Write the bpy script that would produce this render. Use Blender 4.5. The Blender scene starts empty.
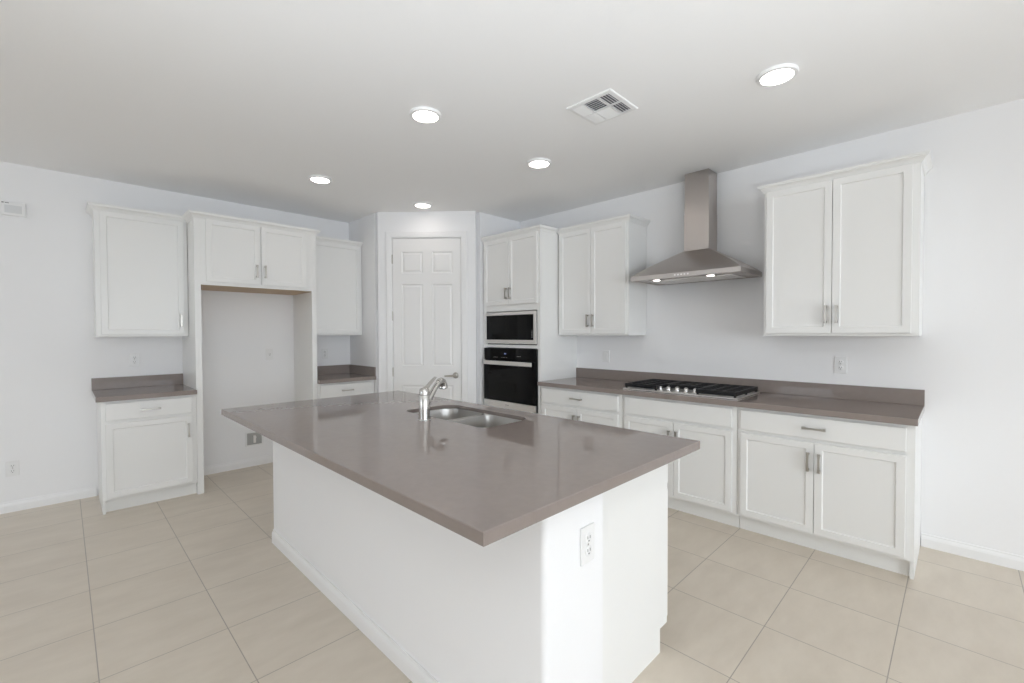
import bpy, bmesh, math
from mathutils import Vector, Matrix

# ------------------------------------------------------------------ camera
scene = bpy.context.scene
COL = scene.collection
R = math.radians
H = 2.732                                   # ceiling height

cam_data = bpy.data.cameras.new('camera')
cam_data.sensor_fit = 'HORIZONTAL'
cam_data.sensor_width = 36.0
cam_data.lens = 448.41 / 1024 * 36.0
cam_data.clip_start = 0.05
cam = bpy.data.objects.new('camera', cam_data)
COL.objects.link(cam)
yaw, pitch, roll = R(44.943), R(-1.0875), R(-0.1921)
fw = Vector((math.cos(yaw) * math.cos(pitch), math.sin(yaw) * math.cos(pitch), math.sin(pitch)))
rt = Vector((math.sin(yaw), -math.cos(yaw), 0))
up = rt.cross(fw)
rt2 = rt * math.cos(roll) + up * math.sin(roll)
up2 = -rt * math.sin(roll) + up * math.cos(roll)
m = Matrix.Identity(4)
for i in range(3):
    m[i][0], m[i][1], m[i][2] = rt2[i], up2[i], -fw[i]
m[0][3], m[1][3], m[2][3] = -3.9278, -5.2592, 1.3919
cam.matrix_world = m
scene.camera = cam

# ------------------------------------------------------------------ light
world = bpy.data.worlds.new('daylight')
scene.world = world
world.use_nodes = True
bg = world.node_tree.nodes['Background']
bg.inputs['Color'].default_value = (0.84, 0.92, 1.0, 1)
bg.inputs['Strength'].default_value = 4.2

XW, YW = -9.0, -13.0
# window openings: (start, end, sill, head)
WIN_BACK = (-8.6, -0.3, 0.0, 2.60)
WIN_SIDE_ADDED = (-3.2, -1.1, 0.85, 2.15)  # unseen side opening, added and sized to light the left part of the kitchen


def portal(name, loc, rot, sx, sy):
    d = bpy.data.lights.new(name, 'AREA')
    d.shape = 'RECTANGLE'
    d.size, d.size_y = sx, sy
    d.cycles.is_portal = True
    o = bpy.data.objects.new(name, d)
    o.location, o.rotation_euler = loc, rot
    COL.objects.link(o)


portal('window_portal', ((WIN_BACK[0] + WIN_BACK[1]) / 2, YW - 0.16, (WIN_BACK[2] + WIN_BACK[3]) / 2),
       (R(90), 0, 0), WIN_BACK[1] - WIN_BACK[0], WIN_BACK[3] - WIN_BACK[2])
portal('window_portal', (XW - 0.16, (WIN_SIDE_ADDED[0] + WIN_SIDE_ADDED[1]) / 2, (WIN_SIDE_ADDED[2] + WIN_SIDE_ADDED[3]) / 2),
       (R(90), 0, R(-90)), WIN_SIDE_ADDED[1] - WIN_SIDE_ADDED[0], WIN_SIDE_ADDED[3] - WIN_SIDE_ADDED[2])
sun_data = bpy.data.lights.new('sun', 'SUN')
sun_data.energy = 0.48
sun_data.angle = R(16)
sun_data.color = (0.88, 0.95, 1.0)
sun = bpy.data.objects.new('sun', sun_data)
sun.rotation_euler = (R(86), 0, R(-30))
COL.objects.link(sun)
# fill spot added unseen behind the camera to brighten the ceiling
up_data = bpy.data.lights.new('fill_spot', 'SPOT')
up_data.energy = 265
up_data.spot_size = R(110)
up_data.spot_blend = 0.6
up_data.shadow_soft_size = 0.15
up_data.color = (0.89, 0.95, 1.0)
fill_spot = bpy.data.objects.new('fill_spot', up_data)
fill_spot.location = (-4.3, -6.0, 1.0)
fill_spot.rotation_euler = (R(154), 0, R(-40))
COL.objects.link(fill_spot)
LAMP_STRENGTH = 12.8

vs = scene.view_settings
vs.view_transform = 'Standard'
vs.look = 'None'
vs.exposure = 0.22
vs.gamma = 1.0
vs.use_curve_mapping = False
scene.cycles.use_denoising = True
scene.cycles.max_bounces = 16
scene.cycles.diffuse_bounces = 10
scene.cycles.glossy_bounces = 6
scene.cycles.caustics_reflective = False
scene.cycles.caustics_refractive = False
scene.cycles.sample_clamp_indirect = 8.0

# ------------------------------------------------------------------ materials


def mat(name, col, rough=0.5, metal=0.0, spec=0.5, emit=0.0, coat=0.0, aniso=0.0):
    mt = bpy.data.materials.new(name)
    mt.use_nodes = True
    b = mt.node_tree.nodes['Principled BSDF']
    b.inputs['Base Color'].default_value = (*col, 1)
    b.inputs['Roughness'].default_value = rough
    b.inputs['Metallic'].default_value = metal
    b.inputs['Specular IOR Level'].default_value = spec
    b.inputs['Coat Weight'].default_value = coat
    b.inputs['Anisotropic'].default_value = aniso
    if emit:
        b.inputs['Emission Color'].default_value = (1, 0.92, 0.86, 1)
        b.inputs['Emission Strength'].default_value = emit
    return mt


def nodes(mt):
    nt = mt.node_tree
    return nt, nt.nodes['Principled BSDF'], nt.nodes.new, nt.links.new


def add_bump(mt, scale, strength, detail=3.0, stretch=None, dist=0.002):
    nt, b, N, L = nodes(mt)
    tc = N('ShaderNodeTexCoord')
    nz = N('ShaderNodeTexNoise')
    nz.inputs['Scale'].default_value = scale
    nz.inputs['Detail'].default_value = detail
    if stretch:
        mp = N('ShaderNodeMapping')
        mp.inputs['Scale'].default_value = stretch
        L(tc.outputs['Object'], mp.inputs['Vector'])
        L(mp.outputs['Vector'], nz.inputs['Vector'])
    else:
        L(tc.outputs['Object'], nz.inputs['Vector'])
    bp = N('ShaderNodeBump')
    bp.inputs['Strength'].default_value = strength
    bp.inputs['Distance'].default_value = dist
    L(nz.outputs['Fac'], bp.inputs['Height'])
    L(bp.outputs['Normal'], b.inputs['Normal'])


M = {}
M['wall'] = mat('wall_paint', (0.84, 0.84, 0.85), 0.65, spec=0.3)
add_bump(M['wall'], 70, 0.12, 2.0)
M['ceiling'] = mat('ceiling_paint', (0.89, 0.89, 0.895), 0.8, spec=0.2)
add_bump(M['ceiling'], 60, 0.15, 2.0)
M['trim'] = mat('trim_paint', (0.83, 0.83, 0.835), 0.4)
M['cab'] = mat('cabinet_lacquer', (0.81, 0.81, 0.80), 0.34)
M['door'] = mat('door_paint', (0.82, 0.815, 0.81), 0.4)
M['plate'] = mat('white_plastic', (0.80, 0.80, 0.80), 0.35)
M['slot'] = mat('dark_slot', (0.12, 0.12, 0.12), 0.6)
M['nickel'] = mat('satin_nickel', (0.50, 0.475, 0.44), 0.30, metal=1.0)
M['chrome'] = mat('faucet_nickel', (0.62, 0.61, 0.59), 0.22, metal=1.0)
M['steel'] = mat('brushed_steel', (0.54, 0.50, 0.475), 0.30, metal=1.0, aniso=0.75)
M['steel_light'] = mat('appliance_steel', (0.84, 0.82, 0.80), 0.40, metal=1.0)
M['sink'] = mat('sink_steel', (0.52, 0.51, 0.495), 0.26, metal=1.0, aniso=0.5)
M['glass_black'] = mat('black_glass', (0.004, 0.004, 0.004), 0.05, spec=0.22)
M['black'] = mat('cast_iron', (0.009, 0.009, 0.010), 0.42, spec=0.3)
M['black_gloss'] = mat('black_enamel', (0.02, 0.02, 0.02), 0.2)
M['lamp'] = mat('lamp_diffuser', (0.95, 0.95, 0.95), 0.5, emit=LAMP_STRENGTH)
M['hood_lamp'] = mat('hood_lamp_lens', (0.95, 0.95, 0.95), 0.5, emit=12.0)
M['grey_box'] = mat('grey_valve_box', (0.40, 0.40, 0.39), 0.5)
M['display'] = mat('clock_display', (0.05, 0.06, 0.1), 0.3)
_b = M['display'].node_tree.nodes['Principled BSDF']
_b.inputs['Emission Color'].default_value = (0.35, 0.45, 0.9, 1)
_b.inputs['Emission Strength'].default_value = 0.35
M['print'] = mat('grey_lettering', (0.30, 0.30, 0.30), 0.4)
M['vent_dark'] = mat('duct_dark', (0.16, 0.16, 0.18), 0.7)

# raw maple underside
M['wood'] = mat('raw_maple', (0.50, 0.36, 0.23), 0.55)
add_bump(M['wood'], 30, 0.15, 4.0, (1, 12, 1))

# brushed grain on the hood
for key, st in (('steel', (90, 90, 1.5)), ('sink', (40, 40, 2))):
    nt, b, N, L = nodes(M[key])
    tc = N('ShaderNodeTexCoord')
    mp = N('ShaderNodeMapping')
    mp.inputs['Scale'].default_value = st
    nz = N('ShaderNodeTexNoise')
    nz.inputs['Scale'].default_value = 6
    nz.inputs['Detail'].default_value = 2
    mr = N('ShaderNodeMapRange')
    mr.inputs['To Min'].default_value = 0.24
    mr.inputs['To Max'].default_value = 0.38
    L(tc.outputs['Object'], mp.inputs['Vector'])
    L(mp.outputs['Vector'], nz.inputs['Vector'])
    L(nz.outputs['Fac'], mr.inputs['Value'])
    L(mr.outputs['Result'], b.inputs['Roughness'])

# polished taupe quartz with a fine fleck
M['quartz'] = mat('taupe_quartz', (0.22, 0.185, 0.17), 0.03, spec=0.5)
nt, b, N, L = nodes(M['quartz'])
b.inputs['IOR'].default_value = 1.33
tc = N('ShaderNodeTexCoord')
nz = N('ShaderNodeTexNoise')
nz.inputs['Scale'].default_value = 30
nz.inputs['Detail'].default_value = 2
cr = N('ShaderNodeValToRGB')
cr.color_ramp.elements[0].position = 0.3
cr.color_ramp.elements[0].color = (0.258, 0.219, 0.200, 1)
cr.color_ramp.elements[1].position = 0.7
cr.color_ramp.elements[1].color = (0.270, 0.230, 0.211, 1)
L(tc.outputs['Object'], nz.inputs['Vector'])
L(nz.outputs['Fac'], cr.inputs['Fac'])
L(cr.outputs['Color'], b.inputs['Base Color'])

# beige porcelain tiles in a straight 449 mm grid
M['floor'] = mat('beige_floor_tile', (0.55, 0.48, 0.40), 0.33, spec=0.4)
nt, b, N, L = nodes(M['floor'])
tc = N('ShaderNodeTexCoord')
mp = N('ShaderNodeMapping')
TP = 0.4487
mp.inputs['Location'].default_value = (3.846 + 10 * TP, 0.582 + 20 * TP, 0)
L(tc.outputs['Object'], mp.inputs['Vector'])
br = N('ShaderNodeTexBrick')
br.offset = 0.0
br.squash = 1.0
br.inputs['Scale'].default_value = 1.0
br.inputs['Mortar Size'].default_value = 0.0022
br.inputs['Mortar Smooth'].default_value = 0.15
br.inputs['Brick Width'].default_value = TP
br.inputs['Row Height'].default_value = TP
br.inputs['Color1'].default_value = (0.0, 0, 0, 1)
br.inputs['Color2'].default_value = (1.0, 1, 1, 1)
br.inputs['Mortar'].default_value = (0.5, 0.5, 0.5, 1)
L(mp.outputs['Vector'], br.inputs['Vector'])
# soft diagonal veining
mp2 = N('ShaderNodeMapping')
mp2.inputs['Rotation'].default_value = (0, 0, R(28))
mp2.inputs['Scale'].default_value = (1.8, 4.6, 1.0)
L(tc.outputs['Object'], mp2.inputs['Vector'])
off = N('ShaderNodeVectorMath')
off.operation = 'MULTIPLY_ADD'
off.inputs[1].default_value = (7.0, 3.0, 0)
L(br.outputs['Color'], off.inputs[0])
L(mp2.outputs['Vector'], off.inputs[2])
nz = N('ShaderNodeTexNoise')
nz.inputs['Scale'].default_value = 1.8
nz.inputs['Detail'].default_value = 6
nz.inputs['Roughness'].default_value = 0.6
L(off.outputs['Vector'], nz.inputs['Vector'])
cr = N('ShaderNodeValToRGB')
cr.color_ramp.elements[0].position = 0.28
cr.color_ramp.elements[0].color = (0.598, 0.532, 0.446, 1)
cr.color_ramp.elements[1].position = 0.74
cr.color_ramp.elements[1].color = (0.685, 0.620, 0.530, 1)
L(nz.outputs['Fac'], cr.inputs['Fac'])
mx = N('ShaderNodeMix')
mx.data_type = 'RGBA'
mx.inputs['B'].default_value = (0.37, 0.33, 0.285, 1)
L(br.outputs['Fac'], mx.inputs['Factor'])
L(cr.outputs['Color'], mx.inputs['A'])
L(mx.outputs['Result'], b.inputs['Base Color'])
bp = N('ShaderNodeBump')
bp.inputs['Strength'].default_value = 0.4
bp.inputs['Distance'].default_value = 0.0015
bp.invert = True
L(br.outputs['Fac'], bp.inputs['Height'])
L(bp.outputs['Normal'], b.inputs['Normal'])
mr = N('ShaderNodeMapRange')
mr.inputs['To Min'].default_value = 0.30
mr.inputs['To Max'].default_value = 0.42
L(nz.outputs['Fac'], mr.inputs['Value'])
L(mr.outputs['Result'], b.inputs['Roughness'])

# ------------------------------------------------------------------ helpers


def merge(bm, part):
    me = bpy.data.meshes.new('tmp')
    part.to_mesh(me)
    part.free()
    bm.from_mesh(me)
    bpy.data.meshes.remove(me)


def add_box(bm, x0, x1, y0, y1, z0, z1, bev=0.0, seg=2, edges=None):
    p = bmesh.new()
    bmesh.ops.create_cube(p, size=1.0)
    lo = Vector((min(x0, x1), min(y0, y1), min(z0, z1)))
    hi = Vector((max(x0, x1), max(y0, y1), max(z0, z1)))
    for v in p.verts:
        v.co = Vector((lo[i] + (v.co[i] + 0.5) * (hi[i] - lo[i]) for i in range(3)))
    if bev:
        es = [e for e in p.edges if edges is None or edges(e)]
        bmesh.ops.bevel(p, geom=es, offset=bev, segments=seg, profile=0.5, affect='EDGES')
    merge(bm, p)
    return bm


def box(*a, **k):
    return add_box(bmesh.new(), *a, **k)


def add_lathe(bm, prof, n=32, axis='z', origin=(0, 0, 0), cap=True):
    """prof: list of (radius, height)."""
    p = bmesh.new()
    rings = []
    for r, h in prof:
        ring = []
        for i in range(n):
            a = 2 * math.pi * i / n
            ring.append(p.verts.new((r * math.cos(a), r * math.sin(a), h)))
        rings.append(ring)
    for a, c in zip(rings, rings[1:]):
        for i in range(n):
            p.faces.new((a[i], a[(i + 1) % n], c[(i + 1) % n], c[i]))
    if cap:
        p.faces.new(list(reversed(rings[0])))
        p.faces.new(rings[-1])
    rot = {'z': Matrix.Identity(4), 'y-': Matrix.Rotation(R(90), 4, 'X'), 'x': Matrix.Rotation(R(90), 4, 'Y')}[axis]
    bmesh.ops.transform(p, matrix=Matrix.Translation(origin) @ rot, verts=p.verts)
    bmesh.ops.recalc_face_normals(p, faces=p.faces)
    merge(bm, p)
    return bm


def add_tube(bm, pts, radii, n=20, flat=None, cap=True):
    """round tube through pts; flat = (side scale, normal scale) for oval sections."""
    p = bmesh.new()
    pts = [Vector(q) for q in pts]
    rings = []
    for i, c in enumerate(pts):
        t = (pts[min(i + 1, len(pts) - 1)] - pts[max(i - 1, 0)]).normalized()
        ref = Vector((0, 0, 1)) if abs(t.z) < 0.95 else Vector((1, 0, 0))
        s = t.cross(ref).normalized()
        nn = s.cross(t).normalized()
        fs, fn = flat[i] if flat else (1, 1)
        rings.append([p.verts.new(c + (s * math.cos(2 * math.pi * k / n) * fs + nn * math.sin(2 * math.pi * k / n) * fn) * radii[i])
                      for k in range(n)])
    for a, c in zip(rings, rings[1:]):
        for i in range(n):
            p.faces.new((a[i], a[(i + 1) % n], c[(i + 1) % n], c[i]))
    if cap:
        p.faces.new(list(reversed(rings[0])))
        p.faces.new(rings[-1])
    bmesh.ops.recalc_face_normals(p, faces=p.faces)
    merge(bm, p)
    return bm


def add_sweep(bm, path, prof, z=0.0):
    """sweep a closed profile (outward, up) along a 2-D path; outward is to the right of travel."""
    p = bmesh.new()
    P = [Vector(q) for q in path]
    nrm = []
    for a, c in zip(P, P[1:]):
        d = (c - a).normalized()
        nrm.append(Vector((d.y, -d.x)))
    rings = []
    for i, q in enumerate(P):
        if i == 0:
            o = nrm[0]
        elif i == len(P) - 1:
            o = nrm[-1]
        else:
            o = nrm[i - 1] + nrm[i]
            o = o / (o.dot(nrm[i]))
        rings.append([p.verts.new((q.x + o.x * u, q.y + o.y * u, z + w)) for u, w in prof])
    n = len(prof)
    for a, c in zip(rings, rings[1:]):
        for i in range(n):
            p.faces.new((a[i], a[(i + 1) % n], c[(i + 1) % n], c[i]))
    p.faces.new(rings[0])
    p.faces.new(list(reversed(rings[-1])))
    bmesh.ops.recalc_face_normals(p, faces=p.faces)
    merge(bm, p)
    return bm


def obj(name, bm, material, parent=None, smooth=False, loc=None):
    me = bpy.data.meshes.new(name)
    bm.to_mesh(me)
    bm.free()
    me.materials.append(material)
    if smooth:
        for poly in me.polygons:
            poly.use_smooth = True
        try:
            me.set_sharp_from_angle(angle=R(35))
        except Exception:
            pass
    o = bpy.data.objects.new(name, me)
    COL.objects.link(o)
    if parent is not None:
        o.parent = parent
    if loc:
        o.location = loc
    return o


def struct(name, bm, material, parent=None):
    o = obj(name, bm, material, parent)
    o['kind'] = 'structure'
    return o


def thing(name, label, cat, loc=(0, 0, 0), rot=0.0, group=None):
    o = bpy.data.objects.new(name, None)
    o.empty_display_size = 0.1
    COL.objects.link(o)
    o.location = loc
    o.rotation_euler = (0, 0, R(rot))
    o['label'] = label
    o['category'] = cat
    if group:
        o['group'] = group
    return o


def tag(o, label, cat, group=None):
    o['label'] = label
    o['category'] = cat
    if group:
        o['group'] = group
    return o


def dup(root, loc, rot, label, group=None):
    r = root.copy()
    COL.objects.link(r)
    r.location = loc
    r.rotation_euler = (0, 0, R(rot))
    r['label'] = label
    if group:
        r['group'] = group
    for ch in list(root.children):
        c = ch.copy()
        COL.objects.link(c)
        c.parent = r
        for g in list(ch.children):
            d = g.copy()
            COL.objects.link(d)
            d.parent = c
    return r


# ------------------------------------------------------------------ room shell
T = 0.15
PX, PY, QX, QY = -1.454, -0.698, -0.705, -1.482     # the two corners of the pantry wall

struct('floor', box(XW - T, T, YW - T, T, -0.1, 0.0), M['floor'])
struct('ceiling', box(XW - T, T, YW - T, T, H, H + 0.1), M['ceiling'])
struct('wall_left', box(XW - T, T, 0.0, T, 0, H), M['wall'])           # the wall behind the refrigerator recess
struct('wall_right', box(0.0, T, YW - T, 0.0, 0, H), M['wall'])        # the wall behind the cooktop
bm = bmesh.new()
x0, x1, z0, z1 = WIN_BACK
add_box(bm, XW - T, x0, YW - T, YW, 0, H)
add_box(bm, x1, 0.0, YW - T, YW, 0, H)
add_box(bm, x0, x1, YW - T, YW, z1, H)
struct('wall_back', bm, M['wall'])
bm = bmesh.new()
y0, y1, z0, z1 = WIN_SIDE_ADDED
add_box(bm, XW - T, XW, YW, y0, 0, H)
add_box(bm, XW - T, XW, y1, 0.0, 0, H)
add_box(bm, XW - T, XW, y0, y1, 0, z0)
add_box(bm, XW - T, XW, y0, y1, z1, H)
struct('wall_side', bm, M['wall'])
# window frames behind the camera
bm = bmesh.new()
x0, x1, z0, z1 = WIN_BACK
for k in range(4):
    xx = x0 + (x1 - x0 - 0.06) * k / 3
    add_box(bm, xx, xx + 0.06, YW - 0.1, YW - 0.04, z0, z1)
add_box(bm, x0, x1, YW - 0.1, YW - 0.04, z1 - 0.06, z1)
add_box(bm, x0, x1, YW - 0.1, YW - 0.04, z0, z0 + 0.05)
struct('window_1', bm, M['trim'])

bm = bmesh.new()
y0, y1, z0, z1 = WIN_SIDE_ADDED
for k in range(2):
    yy = y0 + (y1 - y0 - 0.06) * k
    add_box(bm, XW - 0.1, XW - 0.04, yy, yy + 0.06, z0, z1)
add_box(bm, XW - 0.1, XW - 0.04, y0, y1, z1 - 0.06, z1)
add_box(bm, XW - 0.1, XW - 0.04, y0, y1, z0, z0 + 0.05)
struct('window_added_side', bm, M['trim'])  # frame of the added side opening

# pantry: two short wing walls and the diagonal wall with the door opening
DL = math.hypot(QX - PX, QY - PY)
DA = math.degrees(math.atan2(QY - PY, QX - PX))
struct('wall_pantry_left', box(PX, PX + 0.10, PY + 0.06, 0.0, 0, H), M['wall'])
struct('wall_pantry_right', box(QX + 0.06, 0.0, QY, QY + 0.10, 0, H), M['wall'])
D0, D1, DH = 0.158, 0.926, 2.447               # the opening along the diagonal wall
bm = bmesh.new()
# rounded drywall corners on the outer ends
add_box(bm, 0, D0, 0, 0.11, 0, H)
add_box(bm, D1, DL, 0, 0.11, 0, H)
add_box(bm, D0, D1, 0, 0.11, DH, H)
o = struct('wall_pantry', bm, M['wall'])
o.location = (PX, PY, 0)
o.rotation_euler = (0, 0, R(DA))

# door casing
CW = 0.066
bm = bmesh.new()
cas = [(0.0, 0.0), (0.0, -0.010), (0.012, -0.013), (0.030, -0.016), (0.056, -0.018), (0.066, -0.014), (0.066, 0.0)]
for side in (0, 1):
    p = bmesh.new()
    ring = []
    for u, w in cas:
        x = D0 - u if side == 0 else D1 + u
        a = p.verts.new((x, w, 0))
        c = p.verts.new((x, w, DH + u))
        ring.append((a, c))
    for (a, c), (d, e) in zip(ring, ring[1:]):
        p.faces.new((a, d, e, c))
    bmesh.ops.recalc_face_normals(p, faces=p.faces)
    merge(bm, p)
p = bmesh.new()
ring = [(p.verts.new((D0 - u, w, DH + u)), p.verts.new((D1 + u, w, DH + u))) for u, w in cas]
for (a, c), (d, e) in zip(ring, ring[1:]):
    p.faces.new((a, d, e, c))
bmesh.ops.recalc_face_normals(p, faces=p.faces)
merge(bm, p)
# jamb lining and stop
add_box(bm, D0, D0 + 0.004, 0, 0.11, 0, DH)
add_box(bm, D1 - 0.004, D1, 0, 0.11, 0, DH)
add_box(bm, D0, D1, 0, 0.11, DH - 0.004, DH)
add_box(bm, D0, D0 + 0.014, 0.042, 0.06, 0, DH)
add_box(bm, D1 - 0.014, D1, 0.042, 0.06, 0, DH)
add_box(bm, D0, D1, 0.042, 0.06, DH - 0.014, DH)
o = struct('trim_1', bm, M['trim'])
o.location = (PX, PY, 0)
o.rotation_euler = (0, 0, R(DA))

# six-panel door leaf
dx0, dx1 = D0 + 0.007, D1 - 0.007


def panel_door():
    bm = bmesh.new()
    xs = [dx0, dx0 + 0.098, dx0 + 0.335, dx0 + 0.437, dx0 + 0.663, dx1]
    zs = [0.008, 0.20, 0.815, 1.030, 1.935, 2.055, 2.292, DH - 0.007]
    yf = 0.004
    V = {}

    def v(i, k):
        if (i, k) not in V:
            V[i, k] = bm.verts.new((xs[i], yf, zs[k]))
        return V[i, k]
    panels = []
    for i in range(5):
        for k in range(7):
            f = bm.faces.new((v(i, k), v(i + 1, k), v(i + 1, k + 1), v(i, k + 1)))
            if i in (1, 3) and k in (1, 3, 5):
                panels.append(f)
    bm.normal_update()
    sgn = -1 if panels[0].normal.y > 0 else 1
    if sgn < 0:
        bmesh.ops.reverse_faces(bm, faces=bm.faces[:])
        bm.normal_update()
    for f in panels:
        bmesh.ops.inset_individual(bm, faces=[f], thickness=0.012, depth=-0.009)
        bmesh.ops.inset_individual(bm, faces=[f], thickness=0.012, depth=0.0)
        bmesh.ops.inset_individual(bm, faces=[f], thickness=0.022, depth=0.006)
    add_box(bm, dx0, dx1, yf + 0.012, yf + 0.034, zs[0], zs[-1])
    # edges of the leaf
    add_box(bm, dx0, dx0 + 0.02, yf + 0.0004, yf + 0.03, zs[0], zs[-1])
    add_box(bm, dx1 - 0.02, dx1, yf + 0.0004, yf + 0.03, zs[0], zs[-1])
    add_box(bm, dx0, dx1, yf + 0.0004, yf + 0.03, zs[-1] - 0.02, zs[-1])
    return bm


door = struct('door_1', panel_door(), M['door'])
door.location = (PX, PY, 0)
door.rotation_euler = (0, 0, R(DA))
bm = bmesh.new()
hx, hz = dx1 - 0.062, 0.925
add_lathe(bm, [(0.033, 0.0), (0.033, 0.006), (0.028, 0.011), (0.013, 0.013), (0.012, 0.045)], 28, 'y-', (hx, 0.004, hz))
add_tube(bm, [(hx + 0.012, -0.046, hz), (hx - 0.02, -0.048, hz), (hx - 0.06, -0.047, hz - 0.002), (hx - 0.108, -0.044, hz - 0.003), (hx - 0.118, -0.040, hz - 0.003)],
         [0.012, 0.0115, 0.010, 0.0085, 0.006], 16, [(0.9, 1), (0.9, 1), (0.7, 1), (0.6, 1), (0.6, 1)])
dh = obj('handle', bm, M['nickel'], door, smooth=True)
dh['label'] = 'satin nickel lever handle'
for z in (2.21, 1.585, 0.965, 0.30):
    bm = bmesh.new()
    add_tube(bm, [(D0 + 0.003, -0.006, z - 0.045), (D0 + 0.003, -0.006, z + 0.045)], [0.0065, 0.0065], 12)
    for zz in (z - 0.048, z + 0.048):
        add_tube(bm, [(D0 + 0.003, -0.006, zz - 0.004), (D0 + 0.003, -0.006, zz + 0.004)], [0.0045, 0.0045], 10)
    obj('hinge', bm, M['nickel'], door, smooth=True)

# baseboards
BB = [(0.0, 0.0), (0.014, 0.0), (0.014, 0.052), (0.011, 0.064), (0.007, 0.072), (0.006, 0.083), (0.0, 0.083)]


def base(name, path, par=None):
    bm = add_sweep(bmesh.new(), path, BB)
    if par is None:
        return struct(name, bm, M['trim'])
    return obj(name, bm, M['trim'], par)


base('baseboard_left', [(XW, -0.0), (-3.742, -0.0)])
base('baseboard_recess', [(-3.098, -0.0), (-2.108, -0.0)])
base('baseboard_right', [(0.0, -5.098), (0.0, YW)])
o = base('baseboard_pantry', [(0.0, 0.0), (D0 - CW, 0.0)])
o.location = (PX, PY, 0); o.rotation_euler = (0, 0, R(DA))
o = base('baseboard_door', [(D1 + CW, 0.0), (DL, 0.0)])
o.location = (PX, PY, 0); o.rotation_euler = (0, 0, R(DA))

# ------------------------------------------------------------------ cabinets
# local frame: x runs to the right seen from the front, the back is at y = 0, the front looks to -y
FD = 0.600                                   # base and tall cabinet face depth
UD = 0.325                                   # upper cabinet face depth
DT = 0.020                                   # door thickness
CROWN = [(0.0, 0.0), (0.004, 0.0), (0.005, 0.005), (0.009, 0.009), (0.013, 0.018), (0.021, 0.028), (0.029, 0.033),
         (0.034, 0.036), (0.035, 0.044), (0.039, 0.046), (0.039, 0.056), (-0.020, 0.056), (-0.020, 0.0)]
CZ = 2.3895                                   # underside of the crown


def shaker(w, h, fwid=0.057, rec=0.008):
    """door leaf standing on local z 0, front at -DT, left edge at x 0."""
    bm = box(0, w, -DT, -0.0015, 0, h, bev=0.0022, seg=2)
    bm.normal_update()
    f = max((q for q in bm.faces if q.normal.y < -0.9), key=lambda q: q.calc_area())
    bmesh.ops.inset_individual(bm, faces=[f], thickness=fwid - 0.002, depth=0.0)
    bmesh.ops.inset_individual(bm, faces=[f], thickness=0.007, depth=-rec)
    return bm


def slab(w, h):
    return box(0, w, -DT, -0.0015, 0, h, bev=0.004, seg=3)


def pull(bm, cx, cz, length, vertical):
    """bar pull flared at both ends, on two posts; surface at y = -DT."""
    n = 12
    p = bmesh.new()
    rings = []
    for i in range(n + 1):
        s = -0.5 + i / n
        k = abs(s) * 2
        wid = 0.0050 + 0.0030 * k ** 2.5
        dep = 0.0048 + 0.0012 * k ** 2.5
        yc = -DT - 0.026 - 0.003 * (1 - k ** 2)
        ring = []
        for a, c in ((-1, -1), (1, -1), (1, 1), (-1, 1)):
            q = (s * length, a * wid)
            if vertical:
                ring.append(p.verts.new((cx + q[1], yc + c * dep, cz + q[0])))
            else:
                ring.append(p.verts.new((cx + q[0], yc + c * dep, cz + q[1])))
        rings.append(ring)
    for a, c in zip(rings, rings[1:]):
        for i in range(4):
            p.faces.new((a[i], a[(i + 1) % 4], c[(i + 1) % 4], c[i]))
    p.faces.new(rings[0])
    p.faces.new(rings[-1])
    bmesh.ops.recalc_face_normals(p, faces=p.faces)
    merge(bm, p)
    for s in (-1, 1):
        d = s * (length / 2 - 0.010)
        x, z = (cx, cz + d) if vertical else (cx + d, cz)
        add_box(bm, x - 0.0062, x + 0.0062, -DT - 0.026, -DT - 0.0002, z - 0.0062, z + 0.0062, bev=0.0012)
    return bm


def add_door(root, x0, x1, z0, z1, depth, side, hz, hlen=0.118):
    """door with a vertical pull on side 'l' or 'r', pull centre at height hz."""
    o = obj('door', shaker(x1 - x0, z1 - z0), M['cab'], root, loc=(x0, -depth, z0))
    if side:
        hx = (x1 - x0) - 0.028 if side == 'r' else 0.028
        obj('handle', pull(bmesh.new(), hx, hz - z0, hlen, True), M['nickel'], o)
    return o


def add_drawer(root, x0, x1, z0, z1, depth, hlen=0.125, name='drawer', handle=True):
    o = obj(name, slab(x1 - x0, z1 - z0), M['cab'], root, loc=(x0, -depth, z0))
    if handle:
        obj('handle', pull(bmesh.new(), (x1 - x0) / 2, (z1 - z0) / 2, hlen, False), M['nickel'], o)
    return o


def crown(root, path):
    obj('crown_moulding', add_sweep(bmesh.new(), path, CROWN, CZ), M['cab'], root)


G = 0.002                                    # hairline gap to the wall


def upper(label, loc, rot, w, doors, path, z0=1.372):
    """doors: list of (x0, x1, side)."""
    t = thing('wall_cabinet', label, 'cabinet', loc, rot, 'white wall cabinets')
    bm = bmesh.new()
    add_box(bm, 0, w, -UD + 0.019, -G, z0, 2.405)
    # face frame
    add_box(bm, 0, w, -UD, -UD + 0.019, z0, 2.405, bev=0.0012)
    obj('carcass', bm, M['cab'], t)
    for a, c, s in doors:
        add_door(t, a, c, z0 + 0.018, 2.392, UD, s, z0 + 0.142)
    crown(t, path)
    return t


# --- left wall (rot 0)
upper('single-door white wall cabinet at the far left, above the short left counter', (-3.735, 0, 0), 0, 0.612,
      [(0.030, 0.583, 'r')], [(0, -G), (0, -UD), (0.612, -UD)])
upper('narrow white wall cabinet without visible pull between the refrigerator recess and the pantry corner', (-2.086, 0, 0), 0, 0.628,
      [(0.030, 0.598, None)], [(0.0, -UD), (0.628, -UD)])

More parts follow.
